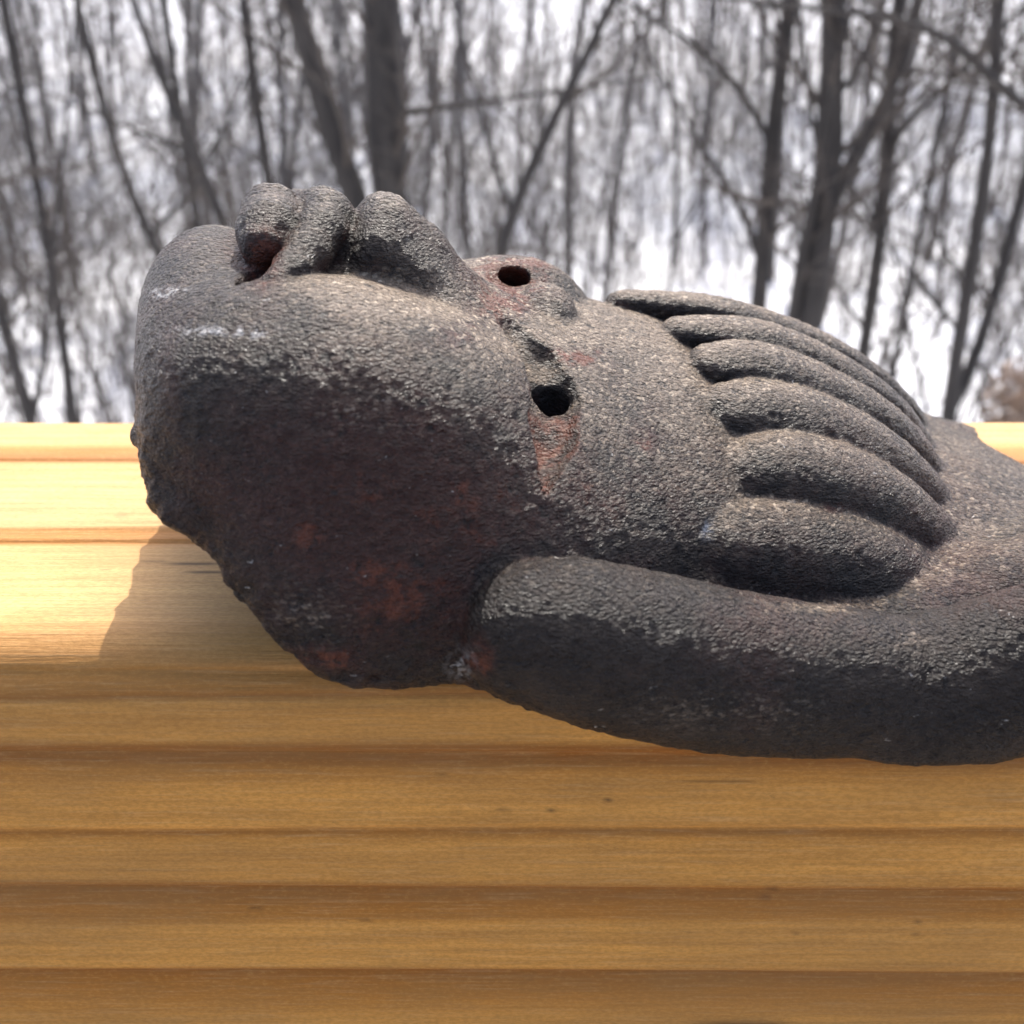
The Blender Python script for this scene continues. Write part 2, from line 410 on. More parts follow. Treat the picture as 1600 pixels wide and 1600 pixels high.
def P3(*a): return np.array(a, np.float32)
def FP(pts): return [F_(*q).astype(np.float32) for q in pts]
CHEEK = FP([(425, 668, 3.2), (530, 648, 3.2), (640, 690, 3.3), (735, 770, 3.6)])
CHEEK_R = [2.05, 2.30, 2.25, 1.9]
CHEEK_FAR = [np.array([q[0], -q[1], q[2] - 1.2], np.float32) for q in CHEEK]
NOSE = FP([(600, 362, 0), (655, 398, 0), (715, 456, 0), (765, 504, 0), (805, 535, .2), (855, 548, .7)])
ALA = FP([(584, 400, .8), (640, 440, .85), (720, 492, .8), (795, 520, .7)])
LLIP = FP([(428, 357, 0), (420, 362, .5), (410, 380, 1.0)])
ULIP = FP([(514, 340, 0), (503, 360, .55), (482, 394, 1.2), (458, 422, 1.8), (432, 442, 2.3)])
MOUTH = FP([(470, 362, 0), (446, 388, .9), (410, 428, 1.8), (376, 454, 2.4)])
FILL = FP([(1110, 955, 6.0), (1280, 1000, 6.2), (1430, 1005, 6.2), (1600, 1020, 5.8), (1740, 980, 5.6)])
FILL2 = FP([(1475, 965, 5.5), (1560, 965, 5.5), (1680, 925, 5.0)])
JAW = F_(388, 600, 2.6)
LEDGE = FP([(800, 1040, 6.6), (930, 1090, 7.0), (1080, 1108, 7.2), (1230, 1105, 7.4)])
FARBROW = F_(815, 452, -2.6)
def sym(pts): return [q * np.array([1, -1, 1], np.float32) for q in pts[::-1]] + pts
CA = F_(212, 620, 1.0); CB = F_(408, 1010, 7.2)
def world_pt(q): return q @ (HR / 100) + HO
def plane3(a, b, c, inside):
    """plane through three head-frame points; positive on the side that is cut away"""
    n = np.cross(b - a, c - a); n /= np.linalg.norm(n)
    if (inside - a) @ n > 0: n = -n
    return n.astype(np.float32), float(n @ a)
def from_world(x, y, z): return HR @ (np.array([x, y, z]) - HO) * 100
CUT1 = plane3(CA, CB, from_world(-0.030, 0.235, -0.012), P3(0, 0, 3))
CUT2 = plane3(F_(440, 1050, 7.0), F_(800, 1085, 7.4), from_world(0.0, 0.185, -0.004), P3(0, 0, 3))
def trough(q):
    return chain(q, [P3(-1.15, 1.2, 5.85), P3(-0.68, 2.1, 5.72), P3(-0.42, 3.1, 5.48), P3(-0.70, 4.3, 4.98), P3(-0.95, 5.4, 4.25)], [.34, .58, .66, .56, .18], 0.25)
def head(p, want_id=False):
    p = p.astype(np.float32)
    q = p.copy(); q[:, 1] = np.abs(q[:, 1])         # symmetric features
    d = base_d(p)
    # cheeks, chin
    d = smin(d, chain(p, CHEEK, CHEEK_R, 0.8), 1.3)
    d = smin(d, chain(p, CHEEK_FAR, CHEEK_R, 0.6), 1.3)
    d = smin(d, chain(p, FILL, [.5, .85, 1.05, 1.3, 1.5], .4), 0.6)
    d = smin(d, chain(p, FILL2, [1.0, 1.45, 1.7], .4), 0.9)
    d = smin(d, ell(p, JAW, (1.7, 1.9, 1.75)), 1.2)
    d = smin(d, chain(p, LEDGE, [.2, .6, .68, .6], .3), 0.5)
    d = smin(d, ell(q, (-7.35, 0, 4.9), (1.35, 2.9, 1.45)), 0.9)
    # mound that carries the lips
    d = smin(d, ell(q, (-5.2, 0, 5.0), (1.5, 2.0, 1.40)), 0.5)
    d = smin(d, ell(q, (-4.6, 0, 5.7), (0.6, 1.3, 1.45)), 0.4)
    # low flange behind the locks
    d = smin(d, ell(p, (11.9, 2.5, -0.5), (5.2, 7.6, 3.3)), 0.8)
    # glabella lump
        # eye troughs
    tr = trough(q)
    d = smax(d, -tr, 0.06)
    # far brow and the lump between the brows
    d = smin(d, ell(p, FARBROW - P3(.1, 0, .1), (1.6, 1.1, 0.85)), 0.4)
    d = smin(d, ell(p, F_(852, 487, -0.8) - P3(0, 0, .12), (0.75, 1.0, 0.72)), 0.10)
    face = d.copy()
    nose = chain(p, NOSE, [.78, .62, .50, .40, .28, .12], 0.25)
    nose = smin(nose, chain(q, ALA, [.62, .58, .44, .26]), 0.65)
    nose = smax(nose, -(p[:, 0] + 4.55 - 0.10 * (p[:, 2] - 7)), 0.5)
    d = smin(face, nose, 0.35)
    ll = chain(p, sym(LLIP), [.46, .60, .64, .64, .60, .46], 0.2)
    ul = chain(p, sym(ULIP), [.26, .38, .45, .50, .50, .50, .50, .45, .38, .26], 0.1)
    d = smax(d, -chain(p, sym(MOUTH), [.12, .28, .36, .36, .36, .36, .28, .12], 0.1), 0.10)
    d = smin(d, ll, 0.20); d = smin(d, ul, 0.08)
    locks = [lock_d(p, L) for L in ALL_LOCKS]
    for s in locks: d = smin(d, s, 0.10)
    # drilled pupils
    hole = chain(p, [P3(-0.40, 2.88, 6.8), P3(-0.34, 2.85, 3.2)], [.38, .34])
    hole = smin(hole, chain(p, [P3(-0.60, 2.80, 6.8), P3(-0.54, 2.78, 4.5)], [.28, .24]), 0.15)
    hole = hole + 0.05 * np.sin(p[:, 0] * 9 + 1) * np.sin(p[:, 1] * 11) * np.sin(p[:, 2] * 8 + 2)
    d = smax(d, -hole, 0.07)
    fh = F_(803, 424, -2.2).astype(np.float32)
    hole2 = smin(chain(p, [fh + P3(-.16, .6, .35), fh + P3(-.14, -.6, -.9)], [.25, .22]), chain(p, [fh + P3(.16, .6, .30), fh + P3(.16, -.6, -.9)], [.22, .20]), 0.3)
    d = smax(d, -hole2, 0.07); hole = np.minimum(hole, hole2)
    # hewn underside: cut oblique at the chin, flat where it lies on the rail
    low = smax(p @ CUT1[0] - CUT1[1], p @ CUT2[0] - CUT2[1] - np.maximum(p[:, 0] + 1.6, 0) * 0.8, 0.5)
    d = smax(d, low, 0.25)
    pw = p @ (HR.astype(np.float32) / 100) + HO.astype(np.float32)
    rx = np.maximum(RY0 + RR - pw[:, 1], 0); rz = pw[:, 2] + RR
    rail_d = np.where(rz > 0, np.hypot(rx, np.maximum(rz, 0)) - RR, np.maximum(RY0 - pw[:, 1], -RR))
    rail_d = np.where(pw[:, 1] > RY0 + RR, pw[:, 2], rail_d) * 100
    d = smax(d, -rail_d, 0.06)
    d = smax(d, -1.7 - (pw[:, 2] * 100), 0.3)
    if not want_id: return d
    cand = np.stack([np.abs(face) + 0.0] + [np.abs(nose), np.abs(ll), np.abs(ul)] + [np.abs(s) for s in locks] + [np.abs(hole) - 0.02], 0)
    return np.argmin(cand, 0)

def polygonise(h=0.065):
    lo = np.array([-10.2, -10.0, -2.7]); hi = np.array([18.5, 10.6, 8.7]); B = 8
    nb = np.ceil((hi - lo) / (h * B)).astype(int); n = nb * B + 1
    # coarse pass
    g = [lo[i] + (np.arange(nb[i]) + 0.5) * h * B for i in range(3)]
    G = np.stack(np.meshgrid(*g, indexing='ij'), -1).reshape(-1, 3)
    dc = head(G).reshape(nb)
    act = np.abs(dc) < h * B * 0.87 * 1.7
    vol = np.repeat(np.repeat(np.repeat(np.sign(dc), B, 0), B, 1), B, 2)
    vol = np.pad(vol, ((0, 1), (0, 1), (0, 1)), mode='edge').astype(np.float32)
    bl = np.argwhere(act)
    loc = np.stack(np.meshgrid(*[np.arange(B + 1)] * 3, indexing='ij'), -1).reshape(-1, 3)
    for s in range(0, len(bl), 400):
        ii = (bl[s:s + 400, None, :] * B + loc[None]).reshape(-1, 3)
        vol[ii[:, 0], ii[:, 1], ii[:, 2]] = head(lo + ii * h)
    ins = vol < 0
    cnt = np.zeros(n - 1, np.int8)
    for c in np.ndindex(2, 2, 2):
        cnt += ins[c[0]:n[0] - 1 + c[0], c[1]:n[1] - 1 + c[1], c[2]:n[2] - 1 + c[2]]
    cells = np.argwhere((cnt > 0) & (cnt < 8))
    cid = np.full(n - 1, -1, np.int64); cid[cells[:, 0], cells[:, 1], cells[:, 2]] = np.arange(len(cells))
    acc = np.zeros((len(cells), 3)); num = np.zeros(len(cells))
    for ax in range(3):
        for o1 in (0, 1):
            for o2 in (0, 1):
                a = np.zeros(3, int); oth = [k for k in range(3) if k != ax]; a[oth[0]] = o1; a[oth[1]] = o2
                b = a.copy(); b[ax] = 1
                va = vol[tuple((cells + a).T)]; vb = vol[tuple((cells + b).T)]
                m = (va < 0) != (vb < 0)
                t = np.where(m, va / np.where(m, va - vb, 1), 0)
                pt = np.repeat(a[None].astype(float), len(cells), 0); pt[:, ax] += t
                acc += pt * m[:, None]; num += m
    V = lo + (cells + acc / num[:, None]) * h
    quads = []
    for ax in range(3):
        o = [k for k in range(3) if k != ax]
        sl0 = [slice(None)] * 3; sl1 = [slice(None)] * 3; sl0[ax] = slice(0, n[ax] - 1); sl1[ax] = slice(1, n[ax])
        e = np.argwhere(ins[tuple(sl0)] != ins[tuple(sl1)])
        e = e[(e[:, o[0]] > 0) & (e[:, o[1]] > 0) & (e[:, o[0]] < n[o[0]] - 1) & (e[:, o[1]] < n[o[1]] - 1)]
        u = np.zeros(3, int); u[o[0]] = 1; w = np.zeros(3, int); w[o[1]] = 1
        q = np.stack([cid[tuple((e - u - w).T)], cid[tuple((e - w).T)], cid[tuple(e.T)], cid[tuple((e - u).T)]], 1)
        flip = ins[tuple(e.T)] if ax != 1 else ~ins[tuple(e.T)]
        q = np.where(flip[:, None], q, q[:, ::-1])
        quads.append(q)
    Q = np.concatenate(quads); Q = Q[(Q >= 0).all(1)]
    return V, Q

def vgrad(p, e=0.03):
    I = np.eye(3) * e
    g = np.stack([head(p + I[i]) - head(p - I[i]) for i in range(3)], -1)
    return g / np.maximum(np.linalg.norm(g, axis=1), 1e-6)[:, None]

STONE = mat_stone()
def mesh_normals(V, Q):
    fn = np.cross(V[Q[:, 2]] - V[Q[:, 0]], V[Q[:, 3]] - V[Q[:, 1]])
    vn = np.zeros_like(V)
    for k in range(4): 
        for c in range(3): vn[:, c] += np.bincount(Q[:, k], fn[:, c], len(V))
    return vn / np.maximum(np.linalg.norm(vn, axis=1), 1e-12)[:, None]

CHALK = []
def build_head():
    V, Q = polygonise()
    nrm = mesh_normals(V, Q)
    V = V - nrm * np.clip(head(V), -0.05, 0.05)[:, None]
    ids = head(V, True)
    nrm = mesh_normals(V, Q)
    # cavity: how much solid stands round a point a little way off the surface
    cav = np.clip(0.45 - head(V + nrm * 0.45), 0, 0.45) / 0.45
    PW = V @ (HR / 100) + HO
    nw = nrm @ HR
    # rough hewn lower part
    l, w, n = V.T
    side = np.clip((2.6 + 0.25 * (l + 8) * (l < 0) * 0 - n - 0.10 * (l + 6)) / 1.6, 0, 1)
    chin = np.clip((-2.0 - l) / 4, 0, 1)
    low = np.maximum(V @ CUT1[0] - CUT1[1], V @ CUT2[0] - CUT2[1] - np.maximum(l + 1.6, 0) * 0.8)
    edge = np.clip(1 + low / 1.3, 0, 1) ** 1.2
    rough = np.maximum(side * (0.35 + 0.65 * chin), 1.3 * edge)
    rough = rough * (ids == 0) + rough * 0.4 * (ids > 0)
    disp = fbm(V * 0.9, 3, 3) * 0.15 * rough + fbm(V * 3.2, 3, 4) * 0.046 * (rough + 0.12) + fbm(V * 6.0, 2, 6) * 0.012 + vnoise(V * np.array([8., 11, 13]), 8) * 0.012
    onrail = (PW[:, 2] < 0.0015) & (PW[:, 1] > RY0 - 0.002)
    disp = np.where(onrail, np.minimum(disp, 0), disp)
    V = V + nrm * disp[:, None]
    PW = V @ (HR / 100) + HO
    nf = mesh_normals(V, Q) @ HR
    dust_light = np.clip(nw[:, 2] * 1.6 - 0.62, 0, 1) * (0.15 + 0.85 * np.clip(lock_d(V.astype(np.float32), LOCK_PTS[6]) / 1.2, 0, 1)) * np.clip((l + 8.5) / 6.0, 0.30, 1.0) + 0.15 * np.clip((l - 9.5) / 2, 0, 1) + 0.8 * np.clip(cav - 0.55, 0, 1) * (l > 1)  # dust plus painted sunlight on upward faces, less on the shaded big lock
    # bare red-brown patches and chalky scratches, where they sit on the carving
    rel = PW - CAMP
    zc = rel[:, 1] * cos(TH) - rel[:, 2] * sin(TH); yc = rel[:, 1] * sin(TH) + rel[:, 2] * cos(TH)
    U = 800 + 1600 * rel[:, 0] / zc; Vv = 800 - 1600 * yc / zc
    def spots(lst):
        r = 0
        for u, v, ru, rv, a in lst: r = r + a * np.exp(-((U - u) / ru) ** 2 - ((Vv - v) / rv) ** 2)
        return r
    red = 0.45 * np.clip(cav * 1.3 - 0.3, 0, 1) * (l < 2.5) + spots([(650, 760, 290, 150, .75), (1000, 760, 90, 60, .35), (720, 520, 90, 30, .3), (412, 398, 30, 50, 1.8), (500, 1028, 55, 18, 1.7), (748, 1030, 26, 24, 1.8), (315, 740, 40, 40, .6),
        (270, 600, 30, 70, .5), (560, 890, 60, 22, .8), (650, 955, 90, 60, 1.0), (1005, 640, 30, 20, .5), (800, 430, 60, 40, 2.0), (790, 480, 50, 20, 1.1), (890, 555, 50, 14, .9), (715, 520, 50, 26, .7), (1005, 690, 30, 26, .7),
        (490, 835, 40, 24, .8), (905, 560, 40, 14, .6), (1300, 795, 25, 8, .8), (1450, 880, 70, 45, .35), (620, 360, 60, 30, .4), (960, 590, 60, 40, .25)])
    chalk = spots([(265, 455, 32, 5, 1), (250, 463, 14, 5, 1), (330, 517, 60, 6, 1), (400, 520, 30, 8, .7), (467, 1048, 7, 7, 1.3), (720, 1040, 18, 20, .6), (1105, 828, 8, 12, 1.2)])
    sun_dust = spots([(680, 470, 140, 50, .6), (540, 440, 90, 30, .45), (800, 540, 60, 30, .4), (480, 960, 60, 40, .5), (545, 640, 60, 30, .45), (1070, 1110, 70, 25, .5), (1210, 1110, 60, 35, .4), (1270, 950, 60, 8, .7), (1420, 1000, 30, 20, .5)])  # dust patches; those along the upper cheek paint in sunlight
    dust_light = dust_light + sun_dust - spots([(610, 370, 90, 40, .4), (1560, 930, 110, 110, .5)])
    tm = np.exp(-(np.clip(trough(V.astype(np.float32)), 0, 1) / 0.05) ** 2) * np.clip((w - 3.1) / 0.4, 0, 1) * (ids == 0)
    red = red + 0.6 * tm; dust_light = dust_light * (1 - 0.8 * tm)  # paler coat thinned to paint the eye facet shaded; red is its own
    dust_light = np.maximum(dust_light, 0) * (1 - 0.45 * np.clip((l - 8.5) / 3, 0, 1))
    CHALK.append(chalk)
    return PW, Q, nf, ids, cav, dust_light, red

PW, Q, NF, IDS, CAV, DUST_LIGHT, RED = build_head()
HEAD_BASE = np.array([0.035, 0.235, 0.0])
head_o = tag(empty('carved_head', HEAD_BASE), 'dark weathered carved stone head lying face up on the pine railing', 'carving')
Q = Q[:, ::-1]                # the head's frame is left-handed
QI = np.max(IDS[Q], 1)
def keep_largest(sel):
    """face indices of sel that are not in its largest connected piece"""
    fi = np.where(sel)[0]
    if len(fi) == 0: return fi
    lab = np.full(len(PW), len(PW)); q = Q[fi]; u = np.unique(q); lab[u] = u
    while True:
        m = lab[q].min(1); old = lab[u].copy()
        for k in range(4): np.minimum.at(lab, q[:, k], m)
        lab[u] = lab[lab[u]]
        if (lab[u] == old).all(): break
    fl = lab[q[:, 0]]; v, c = np.unique(fl, return_counts=True)
    return fi[fl != v[c.argmax()]]
NK = 4 + len(ALL_LOCKS)
QC = PW[Q].mean(1)
for k in range(1, NK + 1):
    for sel in ([QI == k] if k < NK else [(QI == k) & (QC[:, 1] < 0.225), (QI == k) & (QC[:, 1] >= 0.225)]): QI[keep_largest(sel)] = 0
names = ['face', 'nose', 'lower_lip', 'upper_lip'] + ['hair_lock'] * len(ALL_LOCKS) + ['eye']
for k, nm in enumerate(names):
    sel = QI == k
    if k == len(names) - 1:
        qc = PW[Q].mean(1); groups = [sel & (qc[:, 1] < 0.225), sel & (qc[:, 1] >= 0.225)]
    else: groups = [sel]
    for g in groups:
        if g.sum() < 4: continue
        qq = Q[g]; u, inv = np.unique(qq, return_inverse=True); inv = inv.reshape(qq.shape)
        me = bpy.data.meshes.new(nm)
        me.vertices.add(len(u)); me.vertices.foreach_set('co', (PW[u] - HEAD_BASE).astype(np.float32).ravel())
        me.loops.add(inv.size); me.loops.foreach_set('vertex_index', inv.ravel().astype(np.int32))
        me.polygons.add(len(qq)); me.polygons.foreach_set('loop_start', np.arange(0, inv.size, 4, dtype=np.int32))
        me.polygons.foreach_set('use_smooth', np.ones(len(qq), bool))
        me.update(calc_edges=True); me.validate()
        for an, arr in (('cavity', CAV), ('dust_light', DUST_LIGHT), ('red', RED), ('chalk', CHALK[0])):
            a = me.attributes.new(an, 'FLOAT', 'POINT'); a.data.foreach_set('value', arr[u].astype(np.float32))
        me.normals_split_custom_set_from_vertices(NF[u].tolist())
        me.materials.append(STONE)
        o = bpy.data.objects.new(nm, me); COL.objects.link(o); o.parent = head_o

#BACKGROUND
# ------------------------------------------------------------------ ground, deck and the bare winter wood
GZ = -3.3
def ground_z(x, y):
    return GZ + 0.10 * np.sin(x * 0.31 + 1) * np.cos(y * 0.27) + 0.05 * np.sin(x * 0.9 + y * 0.7) + np.maximum(0, y - 20) * 0.22
def build_ground():
    yy = np.concatenate([np.linspace(-12, 30, 90), np.geomspace(31, 700, 40)])
    xx = np.concatenate([-np.geomspace(32, 600, 25)[::-1], np.linspace(-30, 30, 120), np.geomspace(32, 600, 25)])
    X, Y = np.meshgrid(xx, yy, indexing='ij')
    Z = ground_z(X, np.minimum(Y, 95)) + 0.05 * fbm(np.stack([X, Y, 0 * X], -1).reshape(-1, 3) * 0.6, 3, 2).reshape(X.shape)
    V = np.stack([X, Y, Z], -1).reshape(-1, 3); k = len(yy)
    i = (np.arange(len(xx) - 1)[:, None] * k + np.arange(k - 1)[None]).ravel()
    return V, np.stack([i, i + k, i + k + 1, i + 1], 1)
gv, gf = build_ground()
tag(mesh_obj('snow_ground', gv, gf, mat_snow()), 'snow covered ground of the wood with brown leaf litter patches', None, kind='structure')

deck_m = mat_plain('deck_boards', (0.24, 0.19, 0.14))
v, f = box(-3, 3, -2.6, 0.33, -1.06, -1.032)
deck = tag(mesh_obj('deck_floor', v, f, deck_m, smooth=False), 'pine deck floor under the railing', None, kind='structure')
v, f = box(-0.5, 0.5, -0.07, 0.07, 0, 0.03)
for k in range(20):
    y = -2.53 + k * 0.146
    bvx = [(-3 + (6 if a[0] > 0 else 0), y + a[1], -1.0315 + a[2]) for a in v]
    mesh_obj('plank', bvx, f, deck_m, deck, smooth=False)

def tube(path, rad, sides):
    path = np.asarray(path, float); rad = np.asarray(rad, float); k = len(path)
    t = np.gradient(path, axis=0); t /= np.maximum(np.linalg.norm(t, axis=1), 1e-9)[:, None]
    ref = np.array([0.31, 0.87, 0.12]); a = np.cross(t, ref); a /= np.maximum(np.linalg.norm(a, axis=1), 1e-9)[:, None]
    b = np.cross(t, a)
    an = np.arange(sides) * 2 * pi / sides
    V = path[:, None] + rad[:, None, None] * (np.cos(an)[None, :, None] * a[:, None] + np.sin(an)[None, :, None] * b[:, None])
    i = np.arange((k - 1) * sides); r = i // sides; c = i % sides; c2 = (c + 1) % sides
    return V.reshape(-1, 3), np.stack([r * sides + c, r * sides + c2, (r + 1) * sides + c2, (r + 1) * sides + c], 1)

class MB:
    def __init__(s): s.v = []; s.f = []; s.n = 0
    def add(s, v, f): s.v.append(v); s.f.append(f + s.n); s.n += len(v)
    def obj(s, name, mat, parent=None, off=None):
        V = np.concatenate(s.v); F = np.concatenate(s.f)
        if off is not None: V = V - np.asarray(off)
        return mesh_obj(name, V, F, mat, parent)

def resample(path, n):
    path = np.asarray(path, float); s = np.r_[0, np.cumsum(np.linalg.norm(np.diff(path, axis=0), axis=1))]
    q = np.linspace(0, s[-1], n); P = np.stack([np.interp(q, s, path[:, k]) for k in range(3)], -1)
    for _ in range(2):
        P[1:-1] = 0.25 * P[:-2] + 0.5 * P[1:-1] + 0.25 * P[2:]
    return P

def grow(start, d, length, r0, rg, segs=5, droop=0.0, wig=0.16):
    d = np.asarray(d, float); d /= np.linalg.norm(d); pts = [np.asarray(start, float)]
    for k in range(segs):
        d = d + rg.normal(0, wig, 3) + np.array([0, 0, droop]); d /= np.linalg.norm(d)
        pts.append(pts[-1] + d * length / segs)
    return np.array(pts), np.linspace(r0, r0 * 0.25, segs + 1)

def twigs(mb, path, rad, rg, count, lmin, lmax, t0=0.1, level=2, up=0.35, rmul=0.35, rmax=0.02):
    """side branches along a path, each with finer twigs"""
    k = len(path)
    for _ in range(count):
        t = t0 + (1 - t0) * rg.random(); i = min(int(t * (k - 1)), k - 2); fr = t * (k - 1) - i
        p = path[i] * (1 - fr) + path[i + 1] * fr; r = rad[i] * (1 - fr) + rad[min(i + 1, k - 1)] * fr
        ax = path[i + 1] - path[i]; ax /= np.linalg.norm(ax)
        a = rg.normal(0, 1, 3); a -= ax * a.dot(ax); a /= np.linalg.norm(a)
        d = a + ax * rg.uniform(0.2, 1.1) + np.array([0, 0, up * rg.uniform(0, 1.4)])
        L = rg.uniform(lmin, lmax) * (1.1 - 0.5 * t)
        bp, br = grow(p, d, L, min(max(r * rmul, 0.004), rmax), rg, 5, 0.03)
        mb.add(*tube(bp, br, 4 if level > 1 else 3))
        if level > 1:
            twigs(mb, bp, br, rg, rg.integers(3, 7), L * 0.25, L * 0.6, 0.2, level - 1, up, 0.6, rmax)

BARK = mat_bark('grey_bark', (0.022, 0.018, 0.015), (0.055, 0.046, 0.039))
BARK2 = mat_bark('hazed_bark', (0.075, 0.064, 0.057), (0.15, 0.132, 0.12))  # paler than the near bark: distance haze put into the colour
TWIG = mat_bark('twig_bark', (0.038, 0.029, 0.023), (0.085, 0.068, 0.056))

def px_path(pts, Y, slant=0.0):
    return np.array([at_y(u, v, Y + slant * k) for k, (u, v) in enumerate(pts)])

def to_ground(p0, p1):
    """continue the line p1 -> p0 down to the snow, straightening out"""
    d = (p0 - p1) / np.linalg.norm(p0 - p1); out = []; p = p0.copy()
    while p[2] > ground_z(p[0], p[1]) - 0.15:
        d = 0.75 * d + 0.25 * np.array([0, 0, -1.]); d /= np.linalg.norm(d); p = p + d * 0.45; out.append(p.copy())
    return out

def photo_tree(label, Y, limbs, seed, ntw=14, cat='tree', tw_len=(0.5, 1.6), extend=4.0, thick=0.74):
    """limbs: list of (pixel polyline from the base upward, width px at base, width px at top); first is the trunk"""
    rg = np.random.default_rng(seed)
    pts0, w0, w1 = limbs[0]
    P = px_path(pts0, Y); down = to_ground(P[0], P[1])
    rb = w0 / 1600 * Y / 2 * thick; rt = w1 / 1600 * Y / 2 * thick
    d = P[-1] - P[-2]; d /= np.linalg.norm(d)
    top = [P[-1] + (0.8 * d + 0.2 * np.array([0, 0, 1])) * extend * f for f in (0.25, 0.5, 0.75, 1.0)]
    full = np.array(down[::-1] + list(P) + top)
    base = full[0].copy(); base[2] = ground_z(base[0], base[1])
    root = tag(empty('bare_tree', base), label, cat)
    nd = len(down)
    rr = np.concatenate([np.linspace(rb * 1.25, rb, nd), np.linspace(rb, rt, len(P)), np.linspace(rt * 0.9, rt * 0.3, 4)])
    n = 26; path = resample(full, n)
    s = np.linspace(0, 1, len(full)); sp = np.r_[0, np.cumsum(np.linalg.norm(np.diff(full, axis=0), axis=1))]; sp /= sp[-1]
    rad = np.interp(np.linspace(0, 1, n), sp, rr) * (1 + 0.05 * rg.normal(0, 1, n))
    mb = MB(); mb.add(*tube(path, rad, 9)); mb.obj('trunk', BARK, root, base)
    tw = MB()
    twigs(tw, path, rad, rg, ntw, *tw_len, t0=0.3)
    for pts, a, b in limbs[1:]:
        lp = resample(px_path(pts, Y, rg.uniform(-0.12, 0.12)), 12)
        e = lp[-1] - lp[-2]; e /= np.linalg.norm(e)
        lp = np.concatenate([lp, [lp[-1] + e * 0.5, lp[-1] + e * 1.1]])
        lr = np.concatenate([np.linspace(a, b, 12), [b * 0.8, b * 0.5]]) / 1600 * Y / 2
        lm = MB(); lm.add(*tube(lp, lr, 7)); lm.obj('limb', BARK, root, base)
        twigs(tw, lp, lr, rg, max(4, ntw // 2), *tw_len, t0=0.15)
    tag(tw.obj('twigs', TWIG, root, base), kind='stuff')
    return root

photo_tree('stout grey trunk with a curved limb forking off on its left, behind the carved lips', 7.0,
    [([(640, 640), (622, 420), (608, 280), (600, 150), (598, 60), (596, 0)], 78, 62), ([(585, 400), (548, 290), (515, 200), (492, 120), (470, 40), (452, -30)], 42, 30),
     ([(606, 180), (690, 168), (760, 158)], 14, 6)], 11, 16)
photo_tree('thin tree leaning strongly to the right, behind the carved eye holes', 6.4,
    [([(745, 520), (782, 380), (822, 270), (880, 155), (925, 70), (962, 0)], 26, 18), ([(800, 330), (770, 250), (745, 150)], 9, 5)], 12, 12)
photo_tree('straight mid-sized trunk rising beyond the uppermost hair locks', 7.4,
    [([(1172, 640), (1186, 470), (1200, 300), (1214, 150), (1225, 60), (1236, 0)], 36, 30), ([(1190, 420), (1165, 340), (1110, 250), (1075, 190)], 11, 6),
     ([(1207, 230), (1165, 150), (1090, 70), (1040, 40)], 12, 6)], 13, 14)
photo_tree('thick dark trunk with two side limbs rising beyond the hair locks', 6.6,
    [([(1232, 660), (1268, 500), (1290, 330), (1300, 200), (1300, 90), (1302, 0)], 56, 46), ([(1290, 330), (1330, 260), (1372, 180), (1405, 110), (1425, 40)], 26, 18),
     ([(1275, 420), (1290, 340), (1280, 260)], 20, 8), ([(1238, 500), (1252, 400), (1272, 300)], 20, 12), ([(1300, 160), (1340, 110), (1360, 60)], 12, 7)], 14, 16)
photo_tree('slim straight trunk with a limb bending right, beside the thick dark trunk', 7.0,
    [([(1335, 640), (1352, 530), (1375, 400), (1384, 290), (1386, 180), (1398, 60), (1405, 0)], 30, 26), ([(1386, 260), (1400, 210), (1460, 150), (1500, 110)], 13, 8),
     ([(1378, 380), (1350, 320), (1310, 260)], 9, 5), ([(1355, 520), (1320, 470), (1300, 440)], 8, 5)], 15, 14)
photo_tree('slender pole-like tree standing between two darker trunks', 7.6,
    [([(1385, 640), (1404, 540), (1425, 420), (1445, 320), (1470, 190), (1498, 60), (1510, 0)], 16, 12), ([(1425, 420), (1470, 480), (1490, 510)], 7, 5)], 16, 16)
photo_tree('dark trunk forking low into two stems, just above the end of the hair', 6.2,
    [([(1478, 690), (1484, 620), (1500, 520), (1522, 400), (1543, 270), (1555, 130), (1562, 0)], 36, 24), ([(1480, 648), (1508, 600), (1538, 520), (1565, 420), (1592, 320), (1625, 210)], 22, 16),
     ([(1512, 450), (1480, 400), (1460, 350)], 8, 5), ([(1500, 520), (1465, 480), (1440, 450)], 8, 5)], 17, 14)
photo_tree('tree sending a long limb slanting down to the right', 6.0,
    [([(1720, 600), (1712, 420), (1690, 260), (1690, 100), (1700, 0)], 30, 24), ([(1700, 230), (1600, 168), (1545, 120), (1490, 60), (1420, 30), (1330, 20)], 18, 8)], 18, 12)
photo_tree('spindly curved stem rising left of the chin, bending leftwards', 7.4,
    [([(330, 640), (290, 470), (218, 350), (168, 200), (135, 60), (120, 0)], 20, 15), ([(230, 370), (300, 300), (330, 250)], 8, 5)], 19, 14)
photo_tree('grey leaning stem beside the carved chin', 6.8,
    [([(420, 600), (352, 340), (318, 270), (282, 190), (240, 100), (205, 0)], 24, 16), ([(300, 230), (250, 220), (180, 190)], 9, 5)], 20, 14)
photo_tree('dark stem at the rail leaning left beyond the bare timber', 5.6,
    [([(60, 700), (46, 640), (28, 590), (4, 500), (-30, 380), (-60, 200)], 30, 22), ([(50, 660), (70, 560), (78, 460), (90, 330)], 12, 7)], 21, 12)
photo_tree('straight stem with few limbs at the far left of the wood', 8.0,
    [([(120, 700), (100, 540), (70, 350), (48, 230), (22, 90), (5, 0)], 24, 18)], 22, 16)
photo_tree('thin grey stem in the thicket behind the chin and lips', 8.2,
    [([(330, 560), (318, 400), (300, 300), (285, 200), (262, 60), (255, 0)], 20, 16), ([(296, 280), (340, 220), (372, 150)], 8, 5)], 23, 14)
